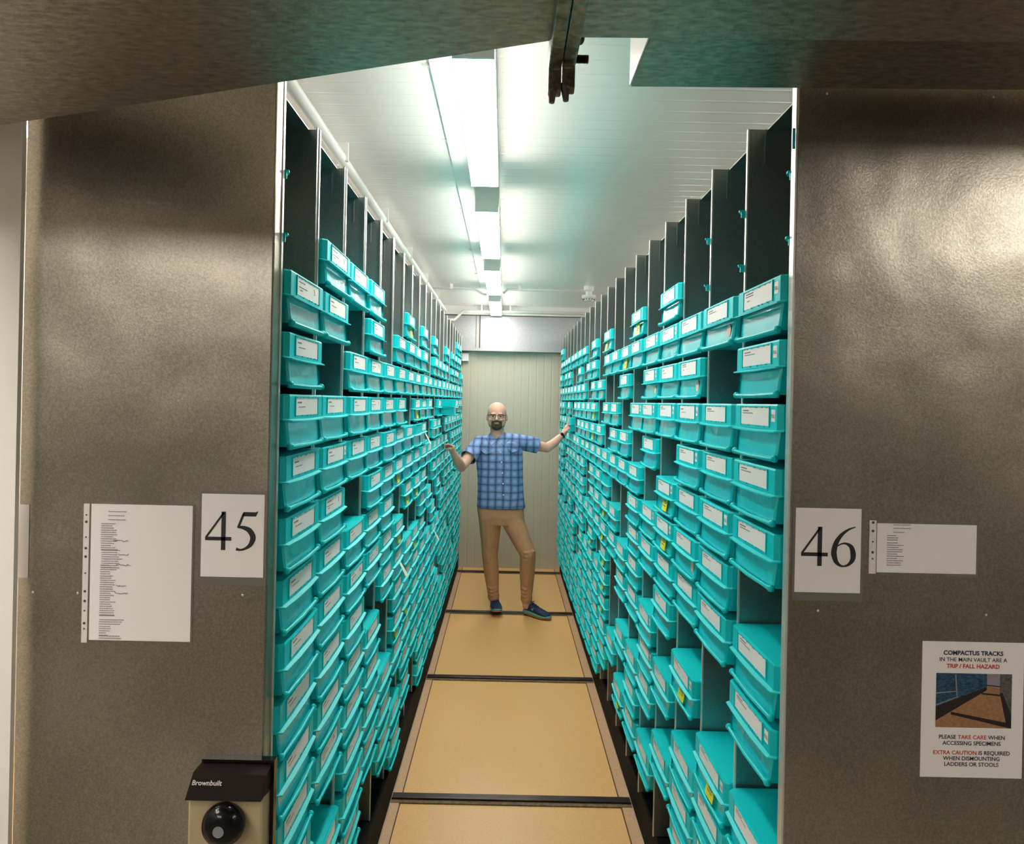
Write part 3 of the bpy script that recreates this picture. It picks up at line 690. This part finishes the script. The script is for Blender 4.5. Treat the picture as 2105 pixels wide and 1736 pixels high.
# rivets and the strip of tape
def rivet(px, py, Y, par):
    p = at(px, py, Y); MB().ball((p.x, Y, p.z), (.003, .0015, .003), 8, 6).build('rivet', M['edge'], par)
for px, py in ((68, 1218), (160, 1220), (499, 1224)): rivet(px, py, YL + .001, SHL)
for px, py in ((1681, 1256), (2027, 1265), (1700, 193), (2042, 200)): rivet(px, py, YR + .001, SHR)
p = at(1632, 285, 1.572); tp = MB().box(p.x - .003, p.x + .003, 1.5715, 1.5735, p.z - .022, p.z + .022)
tag(tp.build('tape_strip', M['tape']), 'small bright blue strip of tape on the edge of the right end panel', 'tape')

# crank handle housing on the left end panel
h0 = at(388, 1736, 1.56); xa, xb = at(388, 1640, 1.56).x, at(543, 1640, 1.56).x; zt = at(465, 1632, 1.56).z
hd = MB().prism([(xa, .72), (xa, zt), (xb, zt), (xb, .72)], 1, 1.555, 1.6095).build('drive_housing', M['beige_box'], SHL, bevel=.006)
zc = at(465, 1590, 1.545).z
cap = MB()
x0c, x1c = xa - .002, xb + .001
cap.add([(x0c, 1.545, zt - .008), (x1c - .004, 1.545, zt - .008), (x1c + .003, 1.545, zt + .010), (x1c + .003, 1.562, zc - .012), (x0c + .010, 1.562, zc - .008),
         (x0c, 1.609, zt - .008), (x1c + .003, 1.609, zt - .008), (x1c + .003, 1.609, zc), (x0c + .016, 1.609, zc)],
        [(0, 1, 2, 3, 4), (4, 3, 7, 8), (0, 4, 8, 5), (2, 6, 7, 3), (1, 6, 2), (0, 5, 6, 1)])
cap.build('housing_cap', M['dark_cap'], hd)
MB().box(x1c + .002, x1c + .010, 1.590, 1.6095, .72, zc).box(x0c + .016, x1c + .010, 1.590, 1.6095, zc, zc + .006).build('housing_seal', M['black_knob'], hd)
v, f = text_verts('Brownbuilt', .0150, .00025, .25, 'LEFT')
xs = xa + .010; mx_ = max(p[0] for p in v); k_ = .064 / mx_
MB().add([(xs + p[0] * k_, 1.5485 - (p[1]) * .0 - .0, zt + .027 + p[1]) for p in v], f).build('maker_name', M['paper'], hd).location = (0, 0, 0)
kp = at(455, 1702, 1.53)
kn = MB().lathe([(.008, .03), (.022, .026), (.043, .016), (.0445, .004), (.040, -.008), (.024, -.018), (.010, -.0215), (.0085, -.0205), (.002, -.0150)], (kp.x, 1.535, kp.z), 'Y', 36).build('crank_knob', M['black_knob'], hd, smooth=True)
MB().lathe([(.0105, -.022), (.0115, -.0225), (.0115, -.021), (.0105, -.021)], (kp.x, 1.5345, kp.z), 'Y', 24).build('hub_ring', M['ink'], kn)

# ------------------------------------------------------------------ ducts overhead
ZD = CH + .50
A = at(-60, 267, 1.0); 
def on_plane(px, py, z):
    u = px - VX; v = VY - py; b = (v + TH * u); Y = (z - CH) * F / b; return Vector(((u - TH * v) * Y / F, Y, z))
a0, a1 = on_plane(-260, 298, ZD), on_plane(1130, 84, ZD)
dl = thing('duct', (a0.x, a0.y, ZD), 'galvanised sheet duct crossing overhead at an angle on the left', 'duct', 'ducts over the shelving front')
mb = MB(); d = (a1 - a0); nrm = Vector((d.y, -d.x, 0)).normalized() * .62
pl = [a0, a1, a1 + Vector((0, -.62, 0)), a0 + nrm]
mb.prism([(q.x, q.y) for q in pl], 2, ZD, ZD + .33); mb.build('duct_body', M['duct'], dl)
j0 = a1 + Vector((-.062, -.01, -.0015))
b0, b1 = on_plane(1188, 77, ZD), on_plane(2500, 91, ZD)
dr = thing('duct', (b0.x, b0.y, ZD), 'straight galvanised sheet duct overhead on the right', 'duct', 'ducts over the shelving front')
MB().prism([(b0.x, b0.y), (b1.x, b1.y), (b1.x, b1.y - .62), (b0.x, b0.y - .62)], 2, ZD, ZD + .33).build('duct_body', M['duct'], dr)
# seam-like edge of a reflection under the right duct, put in as a fan plate
s0, s1, s2 = on_plane(1200, 70, ZD), on_plane(1452, -5, ZD), on_plane(1200, -60, ZD)
MB().prism([(s0.x, s0.y), (s1.x, s1.y), (s2.x, s2.y)], 2, ZD - .0018, ZD).build('patch_plate', M['duct'], dr)
# flange where the two meet
fl = thing('duct_flange', (b0.x - .02, b0.y, ZD), 'greasy steel flange joining the two ducts, with a threaded bolt', 'bracket')
fx = (a1.x + b0.x) / 2
for k, (dx, dy, dz, w2) in enumerate(((-.0105, 0, -.066, .009), (.0085, 0, -.062, .009))):
    MB().prism([(a1.y - .60, ZD + .02), (a1.y - .60, ZD - .035), (a1.y - .02, ZD - .035), (a1.y + .004, ZD + dz * .55), (a1.y + .004, ZD + dz), (a1.y + .016, ZD + dz - .006), (a1.y + .020, ZD + .02)], 0, fx + dx - w2, fx + dx + w2).build('flange_plate', M['flange'], fl, bevel=.002)
MB().tube([(fx - .012, a1.y + .010, ZD - .055), (fx - .014, a1.y + .010, ZD - .082)], [.007, .004], 7).tube([(fx + .004, a1.y + .010, ZD - .055), (fx + .006, a1.y + .010, ZD - .079)], [.007, .004], 7).build('sealant', M['bolt'], fl)
bp_ = at(1196, 125, a1.y + .01); mb = MB(); xx = fx + .014
while xx < at(1210, 125, a1.y).x: mb.lathe([(.0052, 0), (.0064, .0009), (.0052, .0018)], (xx, a1.y + .006, bp_.z), 'X', 12); xx += .0018
mb.build('threaded_bolt', M['bolt'], fl)
p = at(1192, 84, a1.y + .02); MB().ball((p.x, a1.y + .012, p.z), (.006, .006, .010), 8, 6).build('weld_bead', M['bolt'], fl)
# second duct box behind, higher up
Z2 = CH + .64; c0, c1 = on_plane(1297, 178, Z2), on_plane(2600, 189, Z2)
d2 = thing('duct', (c0.x, c0.y, Z2), 'short galvanised duct box above the right end panel', 'duct')
MB().prism([(c0.x, c0.y), (c1.x, c1.y), (c1.x, 1.13), (c0.x, 1.13)], 2, Z2, CEIL - .002).build('duct_body', M['duct'], d2)
MB().box(c0.x - .003, c0.x - .0005, 1.132, c0.y, Z2 + .002, CEIL - .004).build('white_side', M['white'], d2)  # side lit by the aisle battens, its brightness put in as white

# ------------------------------------------------------------------ the man
def W(px, py, Y): return at(px, py, Y)
YM = 6.55
mn = thing('person', (.12, YM, 0), 'smiling bald bearded man in blue plaid shirt and tan trousers, arms out to both shelves', 'person')
def soft(o, voxel, it=4, fac=.5):
    r = o.modifiers.new('fuse', 'REMESH'); r.mode = 'VOXEL'; r.voxel_size = voxel; r.use_smooth_shade = True
    s = o.modifiers.new('smooth', 'SMOOTH'); s.iterations = it; s.factor = fac
    return o
hc = W(1021.5, 855, YM - .02)       # head centre
b = MB()
b.ball((hc.x, YM + .012, hc.z + .028), (.084, .098, .092), 24, 16)          # cranium
b.ball((hc.x, YM - .012, hc.z - .035), (.075, .080, .080), 20, 12)          # face
b.ball((hc.x, YM - .035, hc.z - .088), (.045, .045, .036), 16, 10)          # jaw and chin
for s in (-1, 1):
    b.ball((hc.x + s * .048, YM - .045, hc.z - .055), (.026, .030, .040), 12, 8)
    b.ball((hc.x + s * .086, YM + .015, hc.z - .018), (.012, .018, .032), 10, 8)   # ears
    b.ball((hc.x + s * .040, YM - .072, hc.z - .034), (.026, .018, .016), 10, 8)   # cheeks
    b.ball((hc.x + s * .030, YM - .082, hc.z + .016), (.026, .012, .008), 10, 6)   # brow
b.limb((hc.x, YM - .088, hc.z - .002), (hc.x, YM - .106, hc.z - .030), .009, .013)  # nose
for s in (-1, 1): b.ball((hc.x + s * .012, YM - .096, hc.z - .033), .009, 8, 6)
b.ball((hc.x, YM - .082, hc.z - .062), (.026, .012, .012), 10, 6)
nb = W(1023, 905, YM)
b.limb((hc.x + .002, YM + .015, hc.z - .07), (nb.x, YM + .02, nb.z - .02), .060, .064, 18)
SL, SR = W(986, 912, YM), W(1066, 908, YM)                                  # shoulders as seen
b.limb((nb.x - .02, YM + .01, nb.z - .05), (SL.x + .02, YM, SL.z), .062, .058); b.limb((nb.x + .02, YM + .01, nb.z - .05), (SR.x - .02, YM, SR.z), .062, .058)
tc = W(1026, 980, YM); hp = W(1029, 1050, YM)
b.loft([(hp.x, YM, hp.z - .06, .15, .10), (hp.x, YM, hp.z + .05, .165, .11), (tc.x, YM, tc.z - .05, .155, .11), (tc.x, YM, tc.z + .1, .175, .115), (tc.x, YM, tc.z + .25, .17, .10)])
# arms
EL = W(948, 960, 6.33); WL = W(931, 929, 6.12)
ER = W(1124, 921, 6.62); WR = W(1157, 894, 6.68)
b.limb(SL, EL, .056, .043); b.limb(EL, W(941, 948, 6.22), .045, .041); b.limb(W(941, 948, 6.22), WL, .041, .027)
b.limb(SR, ER, .056, .043); b.limb(ER, W(1138, 912, 6.64), .044, .040); b.limb(W(1138, 912, 6.64), WR, .040, .027)
# left-seen hand: knuckles up, fingers curled towards the box
KL = W(925, 917, 6.06)
b.limb(WL, WL.lerp(KL, .5), .026, .030); b.ball(WL.lerp(KL, .72), (.036, .034, .026), 12, 8)
def finger(m, pts, r0, r1):
    for i in range(len(pts) - 1):
        t0 = i / (len(pts) - 1); t1 = (i + 1) / (len(pts) - 1); m.limb(pts[i], pts[i + 1], r0 + (r1 - r0) * t0, r0 + (r1 - r0) * t1, 8)
for k in range(4):
    o_ = Vector((-.006 + .0 * k, -.030 + .020 * k, .014 - .006 * k)); Ls = (.040, .044, .042, .034)[k]
    p1 = KL + o_; p2 = p1 + Vector((-.030, -.004, -.004)) * (Ls / .042); p3 = p2 + Vector((-.014, 0, -.020)) * (Ls / .042); p4 = p3 + Vector((.010, 0, -.014))
    finger(b, [KL + Vector((.02, o_.y * .6, 0)), p1, p2, p3, p4], .0095, .0070)
finger(b, [WL.lerp(KL, .4) + Vector((-.005, -.022, -.005)), KL + Vector((.000, -.036, -.022)), KL + Vector((-.026, -.034, -.030)), KL + Vector((-.044, -.024, -.024))], .0125, .0085)
# right-seen hand: open, fingertips up against the box edge
KR = W(1167, 878, 6.70)
b.limb(WR, WR.lerp(KR, .6), .026, .028); b.ball(WR.lerp(KR, .8), (.026, .036, .036), 12, 8)
for k in range(4):
    oy = -.034 + .021 * k; Ls = (.030, .034, .032, .026)[k]; tilt = (k - 1.5) * .10
    p1 = KR + Vector((.002, oy, .012)); p2 = p1 + Vector((.012, tilt * .03, 1.05)) * Ls; p3 = p2 + Vector((.20, tilt * .03, .92)) * Ls * .8; p4 = p3 + Vector((.38, 0, .80)) * Ls * .62
    finger(b, [KR + Vector((0, oy * .7, -.01)), p1, p2, p3, p4], .0100, .0072)
finger(b, [WR.lerp(KR, .35) + Vector((.0, -.022, 0)), KR + Vector((.012, -.050, -.012)), KR + Vector((.030, -.058, .010)), KR + Vector((.040, -.054, .026))], .0130, .0090)
# legs (inside the trousers), ankles
HL, HR = W(1006, 1066, YM), W(1051, 1066, YM); KNL, KNR = W(1007, 1143, 6.60), W(1085, 1140, 6.48); AL, AR = W(1015, 1232, 6.66), W(1082, 1236, 6.56)
for h, k, a in ((HL, KNL, AL), (HR, KNR, AR)):
    b.limb(h, k, .085, .055); b.limb(k, k.lerp(a, .35) + Vector((0, .01, 0)), .052, .050); b.limb(k.lerp(a, .35) + Vector((0, .01, 0)), a, .050, .036)
    b.limb(a, a + Vector((0, 0, -.04)), .036, .034)
soft(b.build('body', M['skin'], mn), .0052, 5, .55)
# hair, beard, face details
m = MB()
m.ball((hc.x, YM - .040, hc.z - .092), (.050, .048, .038), 16, 10)
for s in (-1, 1): m.limb((hc.x + s * .034, YM - .076, hc.z - .052), (hc.x + s * .032, YM - .074, hc.z - .090), .013, .016)
for s in (-1, 1): m.limb((hc.x + s * .004, YM - .095, hc.z - .046), (hc.x + s * .032, YM - .082, hc.z - .054), .0065, .0070)
soft(m.build('beard', M['beard'], mn), .004, 3)
for s in (-1, 1):
    m = MB(); m.limb((hc.x + s * .0760, YM + .00, hc.z + .018), (hc.x + s * .0720, YM - .012, hc.z - .052), .0075, .010)
    m.limb((hc.x + s * .0720, YM - .012, hc.z - .052), (hc.x + s * .056, YM - .045, hc.z - .090), .010, .013)
    soft(m.build('sideburn', M['stubble'], mn), .0045, 3)
MB().add([(hc.x - .019, YM - .0965, hc.z - .0595), (hc.x - .010, YM - .0985, hc.z - .0610), (hc.x + .010, YM - .0985, hc.z - .0610), (hc.x + .019, YM - .0965, hc.z - .0595), (hc.x + .012, YM - .0980, hc.z - .0655), (hc.x, YM - .0990, hc.z - .0675), (hc.x - .012, YM - .0980, hc.z - .0655)], [(0, 1, 2, 3, 4, 5, 6)]).build('smile', M['lips'], mn)
for s in (-1, 1):
    MB().ball((hc.x + s * .031, YM - .0835, hc.z - .004), (.011, .006, .0042), 10, 6).build('eye', M['eye'], mn)
g = MB()
for s in (-1, 1):
    ring = []
    for k in range(21):
        t = math.tau * k / 20; c_, s_ = math.cos(t), math.sin(t)
        ring.append((hc.x + s * .033 + .024 * math.copysign(abs(c_) ** .8, c_), YM - .108 + abs(s * .033 + .024 * c_) * .12, hc.z - .006 + .0175 * math.copysign(abs(s_) ** .8, s_)))
    g.tube(ring, .0021, 6)
    g.tube([ring[2] if s == 1 else ring[8], (hc.x + s * .07, YM - .085, hc.z + .006), (hc.x + s * .088, YM + .005, hc.z + .002)], .0018, 6)
    g.tube([(hc.x + s * .056, YM - .101, hc.z + .010), (hc.x + s * .033, YM - .106, hc.z + .0125), (hc.x + s * .011, YM - .108, hc.z + .009)], .0023, 6)
g.tube([(hc.x - .010, YM - .108, hc.z + .002), (hc.x, YM - .110, hc.z + .004), (hc.x + .010, YM - .108, hc.z + .002)], .0018, 6)
gl = g.build('spectacles', M['specs'], mn)
# shirt
m = MB()
def pz(y): return W(1028, y, YM).z
def row(xl, xr, y, ry, dy=0.0):
    a_, c_ = W(xl, y, YM), W(xr, y, YM); return ((a_.x + c_.x) / 2, YM + dy, (a_.z + c_.z) / 2, (c_.x - a_.x) / 2, ry)
m.loft([row(980, 1080, 1044, .130), row(981, 1078, 1030, .132), row(982, 1076, 1005, .130), row(981, 1075, 975, .130), row(978, 1075, 945, .132), row(976, 1074, 925, .128, .004), row(982, 1070, 910, .105, .010), row(994, 1058, 903, .070, .026), row(1008, 1042, 897, .046, .026)], 32)
EM_L = SL.lerp(EL, .62); EM_R = SR.lerp(ER, .66)
m.limb((nb.x - .03, YM + .012, SL.z + .004), SL, .070, .068); m.limb((nb.x + .03, YM + .012, SR.z + .004), SR, .070, .068)
shirt = m.build('shirt', M['plaid'], mn); soft(shirt, .0065, 5, .5)
def sleeve(S, Eo, r0, r1):
    d = (Eo - S); m2 = MB(); m2.ball(S, r0, 18, 12); m2.tube([S, S + d * .35, S + d * .7, Eo], [r0, r0 * .98, (r0 + r1) / 2 + .002, r1], 20, cap=False)
    m2.tube([Eo, Eo - d * .02, S + d * .5], [r1, r1 - .004, r1 - .006], 20, cap=False)
    return m2
for nm_, S, Eo in (('l', SL + Vector((0, 0, -.004)), EM_L), ('r', SR + Vector((0, 0, -.004)), EM_R)):
    o = sleeve(S, Eo, .070, .073 if nm_ == 'l' else .071).build('sleeve', M['plaid'], shirt, smooth=True); sb = o.modifiers.new('s', 'SUBSURF'); sb.levels = 1; sb.render_levels = 1
# collar, placket, buttons, pocket flaps
cz = W(1022, 899, YM).z
for s in (-1, 1):
    q = MB(); pts = [(nb.x + s * .062, YM + .02, cz + .046), (nb.x + s * .010, YM - .082, cz - .030), (nb.x + s * .056, YM - .112, cz - .066), (nb.x + s * .102, YM - .052, cz - .004)]
    q.add(pts + [(x, y + .004, z - .003) for x, y, z in pts], [(0, 1, 2, 3), (7, 6, 5, 4), (0, 1, 5, 4), (1, 2, 6, 5), (2, 3, 7, 6), (3, 0, 4, 7)])
    q.build('collar', M['plaid'], shirt)
plk = MB(); ys = [912, 930, 951, 973, 995, 1018]; xs_ = [1027, 1029, 1031, 1033, 1034, 1035]
def front_y(y): return YM - {912: .108, 930: .128, 951: .134, 973: .134, 995: .134, 1018: .135}[y]
for i in range(6):
    p = W(xs_[i], ys[i], front_y(ys[i])); MB().ball((p.x, front_y(ys[i]), p.z), (.0062, .003, .0062), 10, 6).build('button', M['button'], shirt)
for s, (xa_, xb_, ya_, yb_) in ((-1, (985, 1012, 924, 930)), (1, (1041, 1067, 920, 926))):
    a_, c_, e_ = W(xa_, ya_, 6.41), W(xb_, yb_, 6.41), W((xa_ + xb_) / 2, yb_ + 5, 6.41); ztop = a_.z + .035
    q = MB(); y_ = YM - .131; ye = YM - .112
    pts = [(a_.x, ye if s < 0 else y_, ztop), (c_.x, y_ if s < 0 else ye, ztop), (c_.x, y_ - .004 if s < 0 else ye, c_.z), (e_.x, y_ - .003, e_.z), (a_.x, ye if s < 0 else y_ - .004, a_.z)]
    q.add(pts + [(x, y + .003, z) for x, y, z in pts], [tuple(range(5)), tuple(range(9, 4, -1))] + [(i, (i + 1) % 5, (i + 1) % 5 + 5, i + 5) for i in range(5)])
    q.build('pocket_flap', M['plaid'], shirt)
# trousers
m = MB()
m.loft([row(981, 1078, 1036, .112), row(981, 1077, 1050, .118), row(983, 1078, 1062, .118), row(987, 1078, 1078, .105)], 28)
for h, k, a, sx in ((HL, KNL, AL, -1), (HR, KNR, AR, 1)):
    h2 = h + Vector((-.008 * sx, 0, .02)); mid = h2.lerp(k, .5)
    m.limb(h2, mid, .108, .088); m.limb(mid, k, .088, .070); c1_ = k.lerp(a, .4) + Vector((0, .014, 0)); m.limb(k, c1_, .070, .068); cuff = k.lerp(a, .90); m.limb(c1_, cuff, .068, .050)
    m.limb(cuff, cuff.lerp(a, .35), .050, .054)
    for j, (t_, dx) in enumerate(((-.06, .0), (.02, .01), (.10, -.006), (.72, .004), (.80, -.004), (.88, .003))):      # folds behind the knee and at the cuff
        pnt = k.lerp(a, t_); rr = .070 - .018 * max(0, t_); m.tube([pnt + Vector((-rr * .9, -.03, .010 + dx)), pnt + Vector((-.02, -rr * 1.0, -.004)), pnt + Vector((rr * .85, -.03, .012 - dx))], .009, 8)
soft(m.build('trousers', M['trouser'], mn), .0065, 6, .55)
# watch
d = (WR - ER).normalized(); wp = WR - d * .012
wt = MB().tube([wp - d * .010, wp + d * .010], [.0325, .0315], 18).build('watch_strap', M['watch'], mn, smooth=False)
a_ = d.orthogonal().normalized(); MB().ball(wp + Vector((0, -.030, .012)), (.014, .008, .014), 12, 8).build('watch_face', M['black_knob'], wt)
# shoes
def shoe(foot, heel, toe, roll, name_):
    heel = Vector(heel); toe = Vector(toe); d = (toe - heel); L = d.length; d.normalize(); up = Vector((0, 0, 1)); sd_ = d.cross(up).normalized(); up2 = sd_.cross(d).normalized()
    root_ = mn
    def lo(profile):
        mm = MB(); vs = []; fs = []; seg = 16
        for t, hw, z0_, z1_ in profile:
            for k in range(seg):
                an = math.tau * k / seg; c_, s_ = math.cos(an), math.sin(an)
                wv = hw * math.copysign(abs(c_) ** .7, c_); zv = (z0_ + z1_) / 2 + (z1_ - z0_) / 2 * math.copysign(abs(s_) ** .8, s_)
                vs.append(heel + d * (t * L) + sd_ * wv + up2 * zv)
        n = len(profile)
        for i in range(n - 1):
            for k in range(seg):
                k2 = (k + 1) % seg; fs.append((i * seg + k, i * seg + k2, (i + 1) * seg + k2, (i + 1) * seg + k))
        fs += [tuple(range(seg - 1, -1, -1)), tuple(range((n - 1) * seg, n * seg))]
        return mm.add(vs, fs)
    up_ = lo([(-.01, .022, .035, .080), (.03, .034, .03, .105), (.15, .037, .028, .108), (.30, .039, .028, .100), (.45, .043, .026, .085), (.62, .049, .024, .070), (.80, .049, .022, .058), (.93, .038, .02, .048), (1.0, .016, .02, .036)])
    o = up_.build('shoe', M['navy'], root_, smooth=True); 
    so = lo([(-.045, .018, .016, .040), (-.02, .033, .006, .048), (.10, .040, .004, .046), (.35, .040, .006, .040), (.60, .051, .005, .038), (.80, .052, .008, .036), (.95, .040, .014, .036), (1.03, .018, .022, .034)])
    s_o = so.build('midsole', M['sole'], o, smooth=True)
    ou = lo([(-.035, .022, .004, .016), (.10, .037, -.002, .010), (.35, .036, .001, .010), (.60, .047, -.001, .010), (.85, .045, .003, .013), (1.02, .020, .014, .024)])
    ou.build('outsole', M['outsole'], o, smooth=True)
    la = MB()
    for t, zz in ((.30, .101), (.38, .094), (.46, .086)):
        c_ = heel + d * (t * L) + up2 * zz; la.tube([c_ - sd_ * .022, c_ + up2 * .004, c_ + sd_ * .022 + d * .01], .003, 6)
    c_ = heel + d * (.28 * L) + up2 * .108; la.tube([c_, c_ + sd_ * .02 + up2 * .012, c_ + sd_ * .034 + up2 * .001], .0022, 5).tube([c_, c_ - sd_ * .015 + up2 * .012, c_ - sd_ * .03 + up2 * .004], .0022, 5)
    la.build('laces', M['navy'], o)
    lg = MB(); c_ = heel + d * (.36 * L) + up2 * .062
    for sgn in (-1, 1): lg.tube([c_ + sd_ * sgn * .040 + d * .02 + up2 * .012, c_ + sd_ * sgn * .044, c_ + sd_ * sgn * .045 + d * .018 - up2 * .004], .0025, 5)
    lg.build('side_logo', M['button'], o)
    return o
fa = W(1016, 1257, 6.67); shoe('l', (fa.x - .005, 6.73, .012), (fa.x + .030, 6.47, .045), 0, 'l')
h_ = W(1080, 1258, 6.60); t_ = W(1132, 1277, 6.42)
shoe('r', (h_.x, 6.60, .0145), (t_.x - .01, 6.43, .004), 0, 'r')
for a, x, y in ((AL, fa.x, 6.70), (AR, h_.x + .03, 6.585)):
    MB().limb((a.x, a.y, a.z), (x, y, .10), .040, .042).build('sock', M['sock'], mn, smooth=True)
